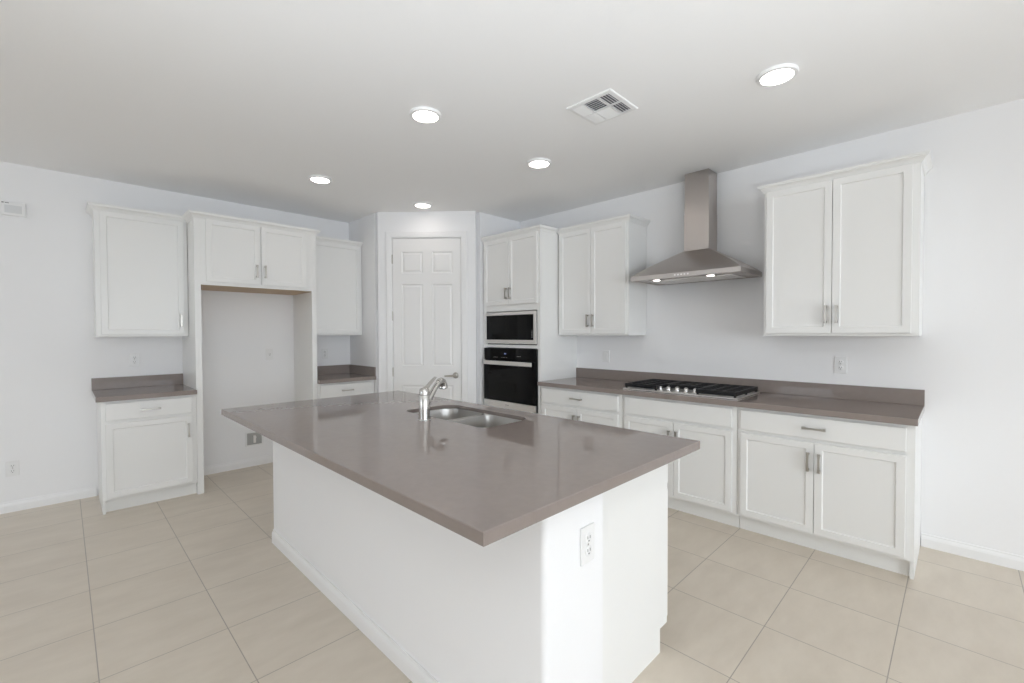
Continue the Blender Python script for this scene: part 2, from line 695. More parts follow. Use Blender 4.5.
# --- refrigerator surround
t = thing('refrigerator_surround', 'tall white cabinet surround framing the empty refrigerator recess, two small doors above', 'cabinet', (-3.120, 0, 0), 0)
W = 1.032
obj('side_panel', box(0.0, 0.019, -FD + 0.02, -G, 0, 2.405), M['cab'], t)
obj('side_panel', box(W - 0.019, W, -FD + 0.02, -G, 0, 2.405), M['cab'], t)
bm = bmesh.new()
add_box(bm, 0.0, 0.046, -FD, -FD + 0.0195, 0, 2.405, bev=0.0012)
add_box(bm, W - 0.046, W, -FD, -FD + 0.0195, 0, 2.405, bev=0.0012)
add_box(bm, 0.0462, W - 0.0462, -FD, -FD + 0.0195, 1.822, 2.405)
obj('face_frame', bm, M['cab'], t)
bm = bmesh.new()
add_box(bm, 0.0195, W - 0.0195, -FD + 0.02, -G, 1.835, 2.40)
obj('carcass', bm, M['cab'], t)
o = obj('underside_panel', box(0.0195, W - 0.0195, -FD + 0.020, -G, 1.8215, 1.8345), M['wood'], t)
o['label'] = 'raw wood coloured underside panel'
add_door(t, 0.083, 0.507, 1.850, 2.392, FD, 'r', 1.972)
add_door(t, 0.522, 0.930, 1.850, 2.392, FD, 'l', 1.972)
crown(t, [(0, -G), (0, -FD), (W, -FD), (W, -G)])


def base_cabinet(label, loc, rot, w, doors, drawers, left_end=False, right_end=False, end_depth=FD):
    t = thing('base_cabinet', label, 'cabinet', loc, rot, 'white base cabinets')
    bm = bmesh.new()
    a = 0.0185 if left_end else 0.0005
    c = w - 0.0185 if right_end else w - 0.0005
    add_box(bm, a, c, -FD + 0.0205, -G, 0.105, 0.8755)
    obj('carcass', bm, M['cab'], t)
    obj('face_frame', box(0.0003, w - 0.0003, -FD, -FD + 0.020, 0.105, 0.8755, bev=0.001), M['cab'], t)
    obj('toe_kick', box(a, c, -0.548, -0.530, 0.0, 0.1045), M['cab'], t)
    if left_end:
        bm = box(0.0, 0.018, -FD + 0.0205, -G, 0.0, 0.8755)
        add_box(bm, 0.0, 0.018, -end_depth, -FD + 0.0205, 0.0, 0.1045)
        obj('end_panel', bm, M['cab'], t)
    if right_end:
        bm = box(w - 0.018, w, -FD + 0.0205, -G, 0.105, 0.8755)
        add_box(bm, w - 0.018, w, -end_depth, -G, 0.0, 0.1045)
        obj('end_panel', bm, M['cab'], t)
    for x0, x1, s in doors:
        add_door(t, x0, x1, 0.124, 0.697, FD, s, 0.578)
    for x0, x1, handle in drawers:
        add_drawer(t, x0, x1, 0.720, 0.855, FD, handle=handle, name='drawer' if handle else 'false_front')
    return t


base_cabinet('single-door white base cabinet with one drawer at the far left', (-3.730, 0, 0), 0, 0.609,
             [(0.024, 0.575, 'r')], [(0.024, 0.575, True)], left_end=True)
base_cabinet('narrow white base cabinet with drawer between refrigerator recess and pantry corner', (-2.086, 0, 0), 0, 0.628,
             [(0.024, 0.585, 'l')], [(0.024, 0.585, True)])

# --- right wall (rot -90): local x = -(world y)
YB = 2.337
base_cabinet('white base cabinet with drawer right beside the oven tower, partly hidden by the island', (0, -YB, 0), -90, 0.913,
             [(0.030, 0.454, 'r'), (0.457, 0.881, 'l')], [(0.030, 0.881, True)])
base_cabinet('white base cabinet under the gas cooktop with a plain top front without pull', (0, -YB - 0.915, 0), -90, 0.913,
             [(0.030, 0.454, 'r'), (0.457, 0.881, 'l')], [(0.030, 0.881, False)])
base_cabinet('white base cabinet at the right end of the long counter', (0, -YB - 1.830, 0), -90, 0.926,
             [(0.024, 0.454, 'r'), (0.457, 0.889, 'l')], [(0.024, 0.889, True)], right_end=True, end_depth=0.578)

upper('two-door white wall cabinet between the oven tower and the range hood', (0, -2.342, 0), -90, 0.806,
      [(0.026, 0.405, 'r'), (0.409, 0.786, 'l')], [(0.0, -UD), (0.806, -UD), (0.806, -G)], 1.366)
upper('two-door white wall cabinet right of the range hood, largest in view', (0, -4.250, 0), -90, 0.838,
      [(0.018, 0.408, 'r'), (0.411, 0.803, 'l')], [(0, -G), (0, -UD), (0.838, -UD), (0.838, -G)], 1.366)

# --- oven tower
t = thing('oven_tower', 'tall white cabinet tower holding the microwave and wall oven beside the pantry', 'cabinet', (0, -1.490, 0), -90)
W = 0.843
obj('side_panel', box(0.0, 0.018, -FD + 0.0205, -G, 0.0, 2.405), M['cab'], t)
obj('side_panel', box(W - 0.018, W, -FD + 0.0205, -G, 0.0, 2.405), M['cab'], t)
bm = bmesh.new()
add_box(bm, 0.0, 0.047, -FD, -FD + 0.020, 0.105, 2.405)
add_box(bm, W - 0.041, W, -FD, -FD + 0.020, 0.105, 2.405)
for za, zb in ((0.105, 0.590), (1.236, 1.268), (1.622, 2.405)):
    add_box(bm, 0.0472, W - 0.0412, -FD, -FD + 0.020, za, zb)
obj('face_frame', bm, M['cab'], t)
obj('carcass', box(0.0185, W - 0.0185, -FD + 0.0205, -G, 1.640, 2.40), M['cab'], t)
obj('shelf', box(0.0185, W - 0.0185, -FD + 0.0205, -G, 1.240, 1.262), M['cab'], t)
obj('drawer_box', box(0.0185, W - 0.0185, -FD + 0.0205, -G, 0.105, 0.585), M['cab'], t)
obj('toe_kick', box(0.0185, W - 0.0185, -0.548, -0.530, 0.0, 0.1045), M['cab'], t)
add_door(t, 0.034, 0.417, 1.690, 2.392, FD, 'r', 1.808)
add_door(t, 0.420, 0.815, 1.690, 2.392, FD, 'l', 1.808)
add_drawer(t, 0.034, 0.815, 0.124, 0.560, FD)
crown(t, [(0.0, -FD), (W, -FD), (W, -UD - 0.041)])

# --- microwave (built in)
t = thing('microwave', 'built-in black glass microwave with stainless trim above the wall oven', 'microwave', (0, -1.490, 1.268), -90)
a, c, hgt = 0.0485, W - 0.0425, 0.354
yf = -FD
bm = bmesh.new()
fr = 0.020
zb, zt = 0.010, 0.345
add_box(bm, a + 0.002, c - 0.002, yf - 0.016, yf - 0.001, zb, 0.052, bev=0.0015)
add_box(bm, a + 0.002, c - 0.002, yf - 0.016, yf - 0.001, 0.312, zt, bev=0.0015)
add_box(bm, a + 0.002, a + 0.014, yf - 0.016, yf - 0.001, 0.0522, 0.3118, bev=0.0015)
add_box(bm, c - 0.036, c - 0.002, yf - 0.016, yf - 0.001, 0.0522, 0.3118, bev=0.0015)
obj('trim_frame', bm, M['steel_light'], t)
obj('body', box(a + 0.02, c - 0.004, yf + 0.003, -0.15, 0.002, 0.345), M['black'], t)
obj('door', box(a + 0.0145, c - 0.121, yf - 0.013, yf + 0.002, 0.0527, 0.3113, bev=0.001), M['glass_black'], t)
cp = obj('control_panel', box(c - 0.1205, c - 0.0365, yf - 0.013, yf + 0.002, 0.0527, 0.3113, bev=0.001), M['glass_black'], t)
bm = bmesh.new()
for k in range(5):
    add_box(bm, c - 0.062, c - 0.052, yf - 0.0136, yf - 0.0131, 0.075 + 0.016 * k, 0.083 + 0.016 * k)
obj('key_marks', bm, M['print'], cp)

# --- wall oven
t = thing('wall_oven', 'black glass built-in wall oven with stainless bar handle below the microwave', 'oven', (0, -1.490, 0.590), -90)
a, c = 0.036, W - 0.030
obj('body', box(0.050, W - 0.044, yf + 0.022, -0.06, 0.002, 0.640), M['black'], t)
obj('backing_frame', box(a, c, yf - 0.010, yf - 0.0012, 0.004, 0.640), M['black_gloss'], t)
cp = obj('control_panel', box(a, c, yf - 0.026, yf - 0.0105, 0.515, 0.639, bev=0.0015), M['glass_black'], t)
bm = bmesh.new()
add_box(bm, 0.355, 0.385, yf - 0.0266, yf - 0.0261, 0.577, 0.590)
obj('clock_display', bm, M['display'], cp)
for xx in (0.19, 0.215, 0.24, 0.31, 0.335, 0.36, 0.385):
    obj('key_mark', box(xx, xx + 0.014, yf - 0.0266, yf - 0.0261, 0.541, 0.545), M['print'], cp)
for k in range(3):
    obj('key_mark', box(0.545 + 0.02 * k, 0.555 + 0.02 * k, yf - 0.0266, yf - 0.0261, 0.556, 0.562), M['print'], cp)
dr = obj('door', box(a + 0.004, c - 0.012, yf - 0.034, yf - 0.0105, 0.078, 0.508, bev=0.0018), M['glass_black'], t)
bm = bmesh.new()
add_box(bm, a + 0.032, c - 0.034, yf - 0.066, yf - 0.056, 0.464, 0.506, bev=0.004, seg=3)
for xx in (a + 0.05, c - 0.072):
    add_box(bm, xx - 0.012, xx + 0.012, yf - 0.0565, yf - 0.0343, 0.470, 0.494, bev=0.002)
h = obj('handle', bm, M['steel_light'], dr)
h['label'] = 'flat stainless bar handle'
obj('lower_trim', box(a + 0.004, c - 0.014, yf - 0.030, yf - 0.0105, 0.006, 0.074, bev=0.0015), M['steel_light'], t)
bm = bmesh.new()
for k in range(5):
    add_box(bm, 0.375 + 0.011 * k, 0.383 + 0.011 * k, yf - 0.0306, yf - 0.0301, 0.038, 0.044)
obj('maker_mark', bm, M['print'], t)

# ------------------------------------------------------------------ countertops
CD, CT0, CT1 = 0.648, 0.8765, 0.914


def counter(label, loc, rot, w, splash_right=False, split=None):
    t = thing('countertop', label, 'countertop', loc, rot, 'taupe quartz worktops')
    obj('worktop', box(0, w, -CD, -G, CT0, CT1, bev=0.002, seg=2), M['quartz'], t)
    obj('backsplash', box(0, w, -0.021, -G, CT1 + 0.0003, 1.016, bev=0.0015), M['quartz'], t)
    if splash_right:
        obj('backsplash', box(w - 0.019, w, -CD + 0.012, -0.0215, CT1 + 0.0003, 1.016, bev=0.0015), M['quartz'], t)
    return t


counter('short taupe quartz worktop on the far left base cabinet', (-3.760, 0, 0), 0, 0.6385)
counter('short taupe quartz worktop in the nook beside the pantry corner', (-2.086, 0, 0), 0, 0.630, True)
counter('long taupe quartz worktop along the right wall under the range hood', (0, -2.335, 0), -90, 2.770)

# ------------------------------------------------------------------ island
IX0, IX1, IY0, IY1 = -3.222, -1.951, -4.4555, -1.938
t = thing('kitchen_island', 'white kitchen island with drywall back and baseboard in the middle of the floor', 'kitchen island', (-2.95, -4.415, 0), 0)
PW, PL = 0.298, 2.405                          # half wall: thickness and length
bm = bmesh.new()
add_box(bm, 0, PW, 0, PL, 0, 0.892, bev=0.020, seg=5,
        edges=lambda e: abs(e.verts[0].co.z - e.verts[1].co.z) > 0.1 and e.verts[0].co.x < 0.1)
o = obj('half_wall', bm, M['wall'], t, smooth=True)
pth = [(PW - 0.001, 0.0), (0.02, 0.0)]
pth += [(0.02 - 0.02 * math.sin(R(k)), 0.02 - 0.02 * math.cos(R(k))) for k in (30, 60, 90)]
pth += [(0.0, PL - 0.02)]
pth += [(0.02 - 0.02 * math.cos(R(k)), PL - 0.02 + 0.02 * math.sin(R(k))) for k in (30, 60, 90)]
pth += [(PW - 0.001, PL)]
pth = pth[::-1]
obj('baseboard', add_sweep(bmesh.new(), pth, BB), M['trim'], t)
# cabinet run on the kitchen side (front looks to +x)
cy0, cy1 = 0.063, PL - 0.03
xf = 0.900                                    # face plane
bm = bmesh.new()
add_box(bm, PW + 0.0005, xf - 0.0005, cy0, cy0 + 0.018, 0.105, 0.892)
add_box(bm, PW + 0.0005, xf - 0.064, cy0, cy0 + 0.018, 0.0, 0.1055)
obj('end_panel', bm, M['cab'], t)
bm = bmesh.new()
add_box(bm, PW + 0.0005, xf - 0.0005, cy1 - 0.018, cy1, 0.105, 0.892)
add_box(bm, PW + 0.0005, xf - 0.064, cy1 - 0.018, cy1, 0.0, 0.1055)
obj('end_panel', bm, M['cab'], t)
obj('carcass', box(PW + 0.0005, xf - 0.001, cy0 + 0.0185, 0.78, 0.105, 0.876), M['cab'], t)
obj('carcass', box(PW + 0.0005, xf - 0.001, 1.66, cy1 - 0.0185, 0.105, 0.876), M['cab'], t)
obj('sink_front', box(PW + 0.0005, xf - 0.001, 0.7805, 1.6595, 0.105, 0.62), M['cab'], t)
obj('sink_rail', box(xf - 0.005, xf - 0.001, 0.7805, 1.6595, 0.6205, 0.876), M['cab'], t)
obj('toe_kick', box(xf - 0.082, xf - 0.064, cy0 + 0.0185, cy1 - 0.0185, 0, 0.1045), M['cab'], t)
nd = 5
wd = (cy1 - cy0 - 0.012) / nd
for k in range(nd):
    ya = cy0 + 0.006 + k * wd
    d = obj('door', shaker(wd - 0.004, 0.575), M['cab'], t)
    d.rotation_euler = (0, 0, R(90))
    d.location = (xf, ya, 0.122)
    obj('handle', pull(bmesh.new(), wd - 0.032 if k % 2 == 0 else 0.028, 0.46, 0.118, True), M['nickel'], d)
    d = obj('drawer', slab(wd - 0.004, 0.135), M['cab'], t)
    d.rotation_euler = (0, 0, R(90))
    d.location = (xf, ya, 0.720)
    obj('handle', pull(bmesh.new(), wd / 2, 0.067, 0.125, False), M['nickel'], d)

# island worktop with the sink cut-out
SX0, SX1, SY0, SY1 = -2.447, -2.082, -3.578, -2.832
CTH = 0.8925                                  # underside of the slab inside its mitred edge


def rrect(x0, x1, y0, y1, radii, k=8):
    """rounded rectangle, counter-clockwise from the (x0,y0) corner; radii per corner."""
    pts = []
    cs = [(x0, y0, 180), (x1, y0, 270), (x1, y1, 0), (x0, y1, 90)]
    for (cx, cy, a0), r in zip(cs, radii):
        ox = cx + r if cx == x0 else cx - r
        oy = cy + r if cy == y0 else cy - r
        for i in range(k + 1):
            a = R(a0 + 90 * i / k)
            pts.append((ox + r * math.cos(a), oy + r * math.sin(a)))
    return pts


K = 8
hole = rrect(SX0, SX1, SY0, SY1, (0.05, 0.095, 0.095, 0.05), K)
bm = bmesh.new()
BV = 0.0025
oc = [(IX0, IY0), (IX1, IY0), (IX1, IY1), (IX0, IY1)]
ins = [(IX0 + BV, IY0 + BV), (IX1 - BV, IY0 + BV), (IX1 - BV, IY1 - BV), (IX0 + BV, IY1 - BV)]


def ring(pts, z):
    return [bm.verts.new((x, y, z)) for x, y in pts]


r_top, r_a, r_b, r_bot = ring(ins, CT1), ring(oc, CT1 - BV), ring(oc, CT0 + BV), ring(ins, CT0)
h_top, h_bot = ring(hole, CT1), ring(hole, CTH)
AP = 0.036
ap = [(IX0 + AP, IY0 + AP), (IX1 - AP, IY0 + AP), (IX1 - AP, IY1 - AP), (IX0 + AP, IY1 - AP)]
r_in, r_up = ring(ap, CT0), ring(ap, CTH)
for A, B in ((r_top, r_a), (r_a, r_b), (r_b, r_bot), (r_bot, r_in), (r_in, r_up)):
    for i in range(4):
        bm.faces.new((A[i], B[i], B[(i + 1) % 4], A[(i + 1) % 4]))
n = len(h_top)
for i in range(n):
    bm.faces.new((h_top[i], h_top[(i + 1) % n], h_bot[(i + 1) % n], h_bot[i]))
mid = [K // 2 + (K + 1) * i for i in range(4)]
for Hh, Rr in ((h_top, r_top), (h_bot, r_up)):
    for i in range(4):
        j = (i + 1) % 4
        a, c = mid[i], mid[j]
        idx = [a]
        while idx[-1] != c:
            idx.append((idx[-1] + 1) % n)
        bm.faces.new([Rr[i], Rr[j]] + [Hh[q] for q in reversed(idx)])
bmesh.ops.recalc_face_normals(bm, faces=bm.faces)
o = obj('island_countertop', bm, M['quartz'])
tag(o, 'large glossy taupe quartz worktop on the kitchen island with sink cut-out', 'countertop', 'taupe quartz worktops')

# double-bowl undermount sink
t = thing('kitchen_sink', 'double-bowl stainless undermount sink set into the island worktop', 'sink', ((SX0 + SX1) / 2, (SY0 + SY1) / 2, 0.66), 0)
ox, oy = (SX0 + SX1) / 2, (SY0 + SY1) / 2
ZF = CTH - 0.0005 - 0.66


def bowl(x0, x1, y0, y1, radii, depth):
    bm = bmesh.new()
    loops = []

    def lp(d, z):
        pts = rrect(x0 - ox + d, x1 - ox - d, y0 - oy + d, y1 - oy - d, [max(r - d, 0.01) for r in radii], 6)
        loops.append([bm.verts.new((x, y, z)) for x, y in pts])
    lp(0.0, ZF)
    lp(0.002, ZF - 0.006)
    lp(0.010, ZF - depth + 0.05)
    for k in range(1, 6):
        a = R(18 * k)
        lp(0.010 + 0.045 * (1 - math.cos(a)), ZF - depth + 0.05 - 0.045 * math.sin(a))
    lp(0.10, ZF - depth + 0.003)
    for a, c in zip(loops, loops[1:]):
        nn = len(a)
        for i in range(nn):
            bm.faces.new((a[i], a[(i + 1) % nn], c[(i + 1) % nn], c[i]))
    bm.faces.new(loops[-1])
    bmesh.ops.recalc_face_normals(bm, faces=bm.faces)
    for f in bm.faces:
        f.normal_flip()
    return bm


ym = -3.195
FX = 0.012
for ya, yb, rr in ((ym + 0.012, SY1 + FX, (0.05, 0.05, 0.10, 0.06)), (SY0 - FX, ym - 0.012, (0.06, 0.10, 0.05, 0.05))):
    bo = obj('bowl', bowl(SX0 - FX, SX1 + FX, ya, yb, rr, 0.20), M['sink'], t, smooth=True)
    md = bo.modifiers.new('thickness', 'SOLIDIFY')
    md.thickness = 0.0015
    md.offset = 1
    bm = bmesh.new()
    add_lathe(bm, [(0.044, 0.0), (0.044, 0.002), (0.036, 0.003), (0.030, -0.001), (0.004, -0.001)], 28, 'z',
              (0.0, (ya + yb) / 2 - oy, ZF - 0.20 + 0.0055))
    obj('drain', bm, M['chrome'], t, smooth=True)
bm = bmesh.new()
add_box(bm, SX0 - FX - ox + 0.03, SX1 + FX - ox - 0.03, ym - 0.0135 - oy, ym + 0.0135 - oy, ZF - 0.014, ZF - 0.006, bev=0.003)
obj('divider', bm, M['sink'], t)

# faucet: pull-out spout angled up from a round body, lever on top
t = thing('kitchen_faucet', 'brushed nickel pull-out faucet standing behind the island sink', 'faucet', (-2.532, -3.185, 0.9142), 22)
bm = bmesh.new()
add_lathe(bm, [(0.034, 0.0), (0.034, 0.004), (0.0315, 0.007), (0.030, 0.06), (0.0295, 0.138), (0.028, 0.1405)], 32)
obj('body', bm, M['chrome'], t, smooth=True)
bm = bmesh.new()
add_lathe(bm, [(0.026, 0.1408), (0.0285, 0.143), (0.0285, 0.158), (0.026, 0.170), (0.019, 0.177), (0.004, 0.180)], 32)
add_tube(bm, [(-0.008, 0, 0.160), (0.020, 0, 0.177), (0.050, 0, 0.194), (0.090, 0, 0.217), (0.112, 0, 0.226), (0.122, 0, 0.225)],
         [0.017, 0.014, 0.011, 0.010, 0.009, 0.005], 18, [(1.0, 0.8), (1.1, 0.65), (1.2, 0.5), (1.2, 0.45), (1.1, 0.45), (1.0, 0.5)])
obj('lever', bm, M['chrome'], t, smooth=True)
bm = bmesh.new()
add_tube(bm, [(0.005, 0, 0.070), (0.030, 0, 0.096), (0.065, 0, 0.128), (0.100, 0, 0.159), (0.128, 0, 0.181), (0.143, 0, 0.191)],
         [0.017, 0.018, 0.017, 0.0165, 0.017, 0.0175], 24)
obj('spout', bm, M['chrome'], t, smooth=True)
bm = bmesh.new()
add_tube(bm, [(0.1435, 0, 0.1913), (0.155, 0, 0.196), (0.171, 0, 0.197), (0.185, 0, 0.190), (0.193, 0, 0.177), (0.195, 0, 0.162), (0.194, 0, 0.154)],
         [0.018, 0.021, 0.023, 0.024, 0.0245, 0.026, 0.0255], 24)
sh = obj('spray_head', bm, M['chrome'], t, smooth=True)
bm = bmesh.new()
add_lathe(bm, [(0.0225, 0.1515), (0.0225, 0.1538)], 24, 'z', (0.194, 0, 0))
obj('nozzle', bm, M['slot'], sh)

# ------------------------------------------------------------------ gas cooktop
# local: origin on the worktop, x to the right, front to -y
t = thing('gas_cooktop', 'black five-burner gas cooktop with front knobs set on the long right worktop', 'cooktop', (0, -3.240, CT1 + 0.0006), -90)
CW_, CB, CF = 0.914, -0.060, -0.575
obj('steel_base', box(0, CW_, CF, CB, 0.0, 0.009, bev=0.003), M['steel_light'], t)


def burner(x, y, r):
    bm = bmesh.new()
    add_lathe(bm, [(r * 1.25, 0.0092), (r * 1.25, 0.014), (r, 0.018), (r, 0.026), (r * 0.8, 0.030), (0.003, 0.031)], 24, 'z', (x, y, 0))
    obj('burner', bm, M['black'], t, smooth=True)


for x, y, r in ((0.155, -0.19, 0.036), (0.155, -0.44, 0.03), (0.457, -0.24, 0.055), (0.76, -0.19, 0.036), (0.76, -0.44, 0.03)):
    burner(x, y, r)


def grate(x0, x1, y0, y1, cx, bars):
    bm = bmesh.new()
    z0, z1 = 0.034, 0.050
    b = 0.013
    add_box(bm, x0, x1, y0, y0 + b, z0 - 0.014, z1, bev=0.003)
    add_box(bm, x0, x1, y1 - b, y1, z0 - 0.014, z1, bev=0.003)
    add_box(bm, x0, x0 + b, y0 + b, y1 - b, z0 - 0.014, z1, bev=0.003)
    add_box(bm, x1 - b, x1, y0 + b, y1 - b, z0 - 0.014, z1, bev=0.003)
    for q in bars:
        add_box(bm, x0 + b, x1 - b, q - 0.005, q + 0.005, z0 + 0.002, z1 - 0.001, bev=0.002)
    for q in (x0 + (x1 - x0) * 0.36, x0 + (x1 - x0) * 0.64):
        add_box(bm, q - 0.005, q + 0.005, y0 + b, y1 - b, z0 + 0.003, z1 - 0.0015, bev=0.002)
    for fx in (x0 + 0.002, x1 - 0.018):
        for fy in (y0 + 0.001, (y0 + y1) / 2 - 0.008, y1 - 0.017):
            add_box(bm, fx, fx + 0.016, fy, fy + 0.016, 0.0094, z0, bev=0.003)
    obj('grate', bm, M['black'], t)


grate(0.012, 0.300, -0.560, -0.075, 0, (-0.50, -0.44, -0.38, -0.32, -0.26, -0.20, -0.14))
grate(0.304, 0.610, -0.405, -0.075, 0, (-0.35, -0.30, -0.24, -0.18, -0.13))
grate(0.614, 0.902, -0.560, -0.075, 0, (-0.50, -0.44, -0.38, -0.32, -0.26, -0.20, -0.14))
for k in range(5):
    bm = bmesh.new()
    kx = 0.296 + 0.0715 * k
    add_lathe(bm, [(0.023, 0.0), (0.023, 0.004), (0.0185, 0.006), (0.0175, 0.026), (0.0150, 0.030), (0.002, 0.0305)], 24, 'z', (kx, -0.492, 0.0094))
    kb = obj('knob', bm, M['chrome'], t, smooth=True)
    obj('grip', box(kx - 0.004, kx + 0.004, -0.492 - 0.016, -0.492 + 0.016, 0.0397, 0.047, bev=0.002), M['chrome'], kb)

# ------------------------------------------------------------------ range hood
t = thing('range_hood', 'stainless steel pyramid range hood with square chimney mounted above the cooktop', 'range hood', (0, -3.264, 1.830), -90)
HW, HD = 0.882, 0.490
c0, c1, cd = 0.325, 0.536, 0.184              # chimney at its foot
lip, ctop = 0.036, 0.250
bm = bmesh.new()


def quad_ring(x0, x1, yf_, z):
    return [bm.verts.new(q) for q in ((x0, -G, z), (x0, -yf_, z), (x1, -yf_, z), (x1, -G, z))]


rr = [quad_ring(0.02, HW - 0.02, HD - 0.02, 0.006), quad_ring(0.02, HW - 0.02, HD - 0.02, 0.0), quad_ring(0, HW, HD, 0.0), quad_ring(0, HW, HD, lip)]
for k in range(1, 9):
    f = k / 8.0
    e = f ** 0.9
    rr.append(quad_ring(c0 * f, HW + (c1 - HW) * f, HD + (cd - HD) * f, lip + (ctop - lip) * e))
for A, B in zip(rr, rr[1:]):
    for i in range(4):
        bm.faces.new((A[i], A[(i + 1) % 4], B[(i + 1) % 4], B[i]))
bm.faces.new(rr[0])
bm.faces.new(rr[-1])
bmesh.ops.recalc_face_normals(bm, faces=bm.faces)
obj('canopy', bm, M['steel'], t)
bm = bmesh.new()
for k in range(2):
    xa = 0.10 + 0.345 * k
    add_box(bm, xa, xa + 0.335, -HD + 0.13, -0.06, -0.003, 0.0055, bev=0.002)
    for j in range(9):
        add_box(bm, xa + 0.02 + 0.034 * j, xa + 0.036 + 0.034 * j, -HD + 0.15, -0.08, -0.006, -0.0031)
obj('grease_filter', bm, M['steel_light'], t)
for xx in (0.200, 0.640):
    bm = bmesh.new()
    add_lathe(bm, [(0.036, -0.004), (0.036, 0.0055)], 24, 'z', (xx, -HD + 0.075, 0))
    rim = obj('lamp_ring', bm, M['steel_light'], t, smooth=True)
    bm = bmesh.new()
    add_lathe(bm, [(0.002, -0.0062), (0.020, -0.006), (0.027, -0.0042)], 24, 'z', (xx, -HD + 0.075, 0), cap=True)
    obj('lamp_lens', bm, M['hood_lamp'], rim)
bm = bmesh.new()
for k in range(5):
    add_box(bm, 0.385 + 0.026 * k, 0.399 + 0.026 * k, -HD - 0.003, -HD - 0.0002, 0.012, 0.024, bev=0.001)
obj('button', bm, M['steel_light'], t)
bm = bmesh.new()
add_box(bm, c0 + 0.002, c1 - 0.002, -cd + 0.001, -G, ctop + 0.0005, 0.556, bev=0.0012)
obj('chimney', bm, M['steel'], t)
obj('upper_chimney', box(c0 + 0.005, c1 - 0.005, -cd + 0.004, -G, 0.5565, H - 1.830 - 0.001, bev=0.001), M['steel'], t)

# ------------------------------------------------------------------ ceiling lights
LG = 'round ceiling downlights'
t = thing('ceiling_light', 'round white ceiling light at upper right, nearest the right wall cabinets', 'ceiling light', (-1.284, -4.573, H), 0, LG)
bm = bmesh.new()
add_lathe(bm, [(0.096, -0.0006), (0.096, -0.009), (0.092, -0.015), (0.077, -0.018), (0.0745, -0.012)], 48)
obj('trim_ring', bm, M['plate'], t, smooth=True)
bm = bmesh.new()
add_lathe(bm, [(0.074, -0.0110), (0.074, -0.0128), (0.055, -0.0146), (0.003, -0.0150)], 48)
obj('diffuser', bm, M['lamp'], t, smooth=True)
for x, y, lab in ((-2.338, -2.932, 'round white ceiling light above the left part of the island'),
                  (-1.262, -2.905, 'round white ceiling light between the air vent and the oven tower'),
                  (-2.335, -1.335, 'round white ceiling light in front of the refrigerator recess'),
                  (-1.262, -1.295, 'round white ceiling light just in front of the pantry door')):
    dup(t, (x, y, H), 0, lab, LG)

# ------------------------------------------------------------------ ceiling vent
t = thing('air_vent', 'square white louvred air vent in the ceiling', 'air vent', (-1.636, -3.737, H), 0)
S = 0.152
bm = bmesh.new()
for a in range(4):
    p = bmesh.new()
    prof = [(S, -0.0006), (S, -0.006), (S - 0.004, -0.009), (S - 0.026, -0.011), (S - 0.026, -0.0006)]
    vs_ = [(p.verts.new((-u, -u, z)), p.verts.new((u, -u, z))) for u, z in prof]
    for (q, r_), (s_, w_) in zip(vs_, vs_[1:]):
        p.faces.new((q, r_, w_, s_))
    bmesh.ops.recalc_face_normals(p, faces=p.faces)
    bmesh.ops.transform(p, matrix=Matrix.Rotation(R(90 * a), 4, 'Z'), verts=p.verts)
    merge(bm, p)
obj('frame', bm, M['plate'], t)
obj('duct', box(-S + 0.027, S - 0.027, -S + 0.027, S - 0.027, -0.0022, -0.0006), M['vent_dark'], t)
I = S - 0.027
bm = bmesh.new()
for yy in (0.050, -0.052):
    add_box(bm, -I, I, yy - 0.004, yy + 0.004, -0.012, -0.0025)
add_box(bm, -0.004, 0.004, -0.0475, 0.0455, -0.012, -0.0025)
add_box(bm, -0.004, 0.004, -I, -0.0565, -0.012, -0.0025)
add_box(bm, -0.004, 0.004, 0.0545, I, -0.012, -0.0025)
obj('divider', bm, M['plate'], t)


def louvre(x0, x1, y0, y1, along, n, tilt):
    """n tilted blades filling the rectangle; along = 'x' or 'y'."""
    for k in range(n):
        f = (k + 0.5) / n
        p = bmesh.new()
        L_ = (x1 - x0) if along == 'x' else (y1 - y0)
        add_box(p, -L_ / 2, L_ / 2, -0.0085, 0.0085, -0.0007, 0.0007)
        mtx = Matrix.Rotation(R(tilt), 4, 'X')
        if along == 'y':
            mtx = Matrix.Rotation(R(90), 4, 'Z') @ mtx
            c_ = (x0 + (x1 - x0) * f, (y0 + y1) / 2, -0.0105)
        else:
            c_ = ((x0 + x1) / 2, y0 + (y1 - y0) * f, -0.0105)
        bmesh.ops.transform(p, matrix=Matrix.Translation(c_) @ mtx, verts=p.verts)
        obj('louvre', p, M['plate'], t)


louvre(-I, -0.005, 0.056, I, 'x', 4, -34)
louvre(0.005, I, 0.056, I, 'x', 4, -34)
louvre(-I, -0.005, -I, -0.058, 'x', 4, 36)
louvre(0.005, I, -I, -0.058, 'x', 4, 36)
louvre(-I, -0.006, -0.046, 0.044, 'y', 6, -38)
louvre(0.006, I, -0.046, 0.044, 'y', 6, 36)

# ------------------------------------------------------------------ outlets and small wall things
OG = 'white wall outlets'


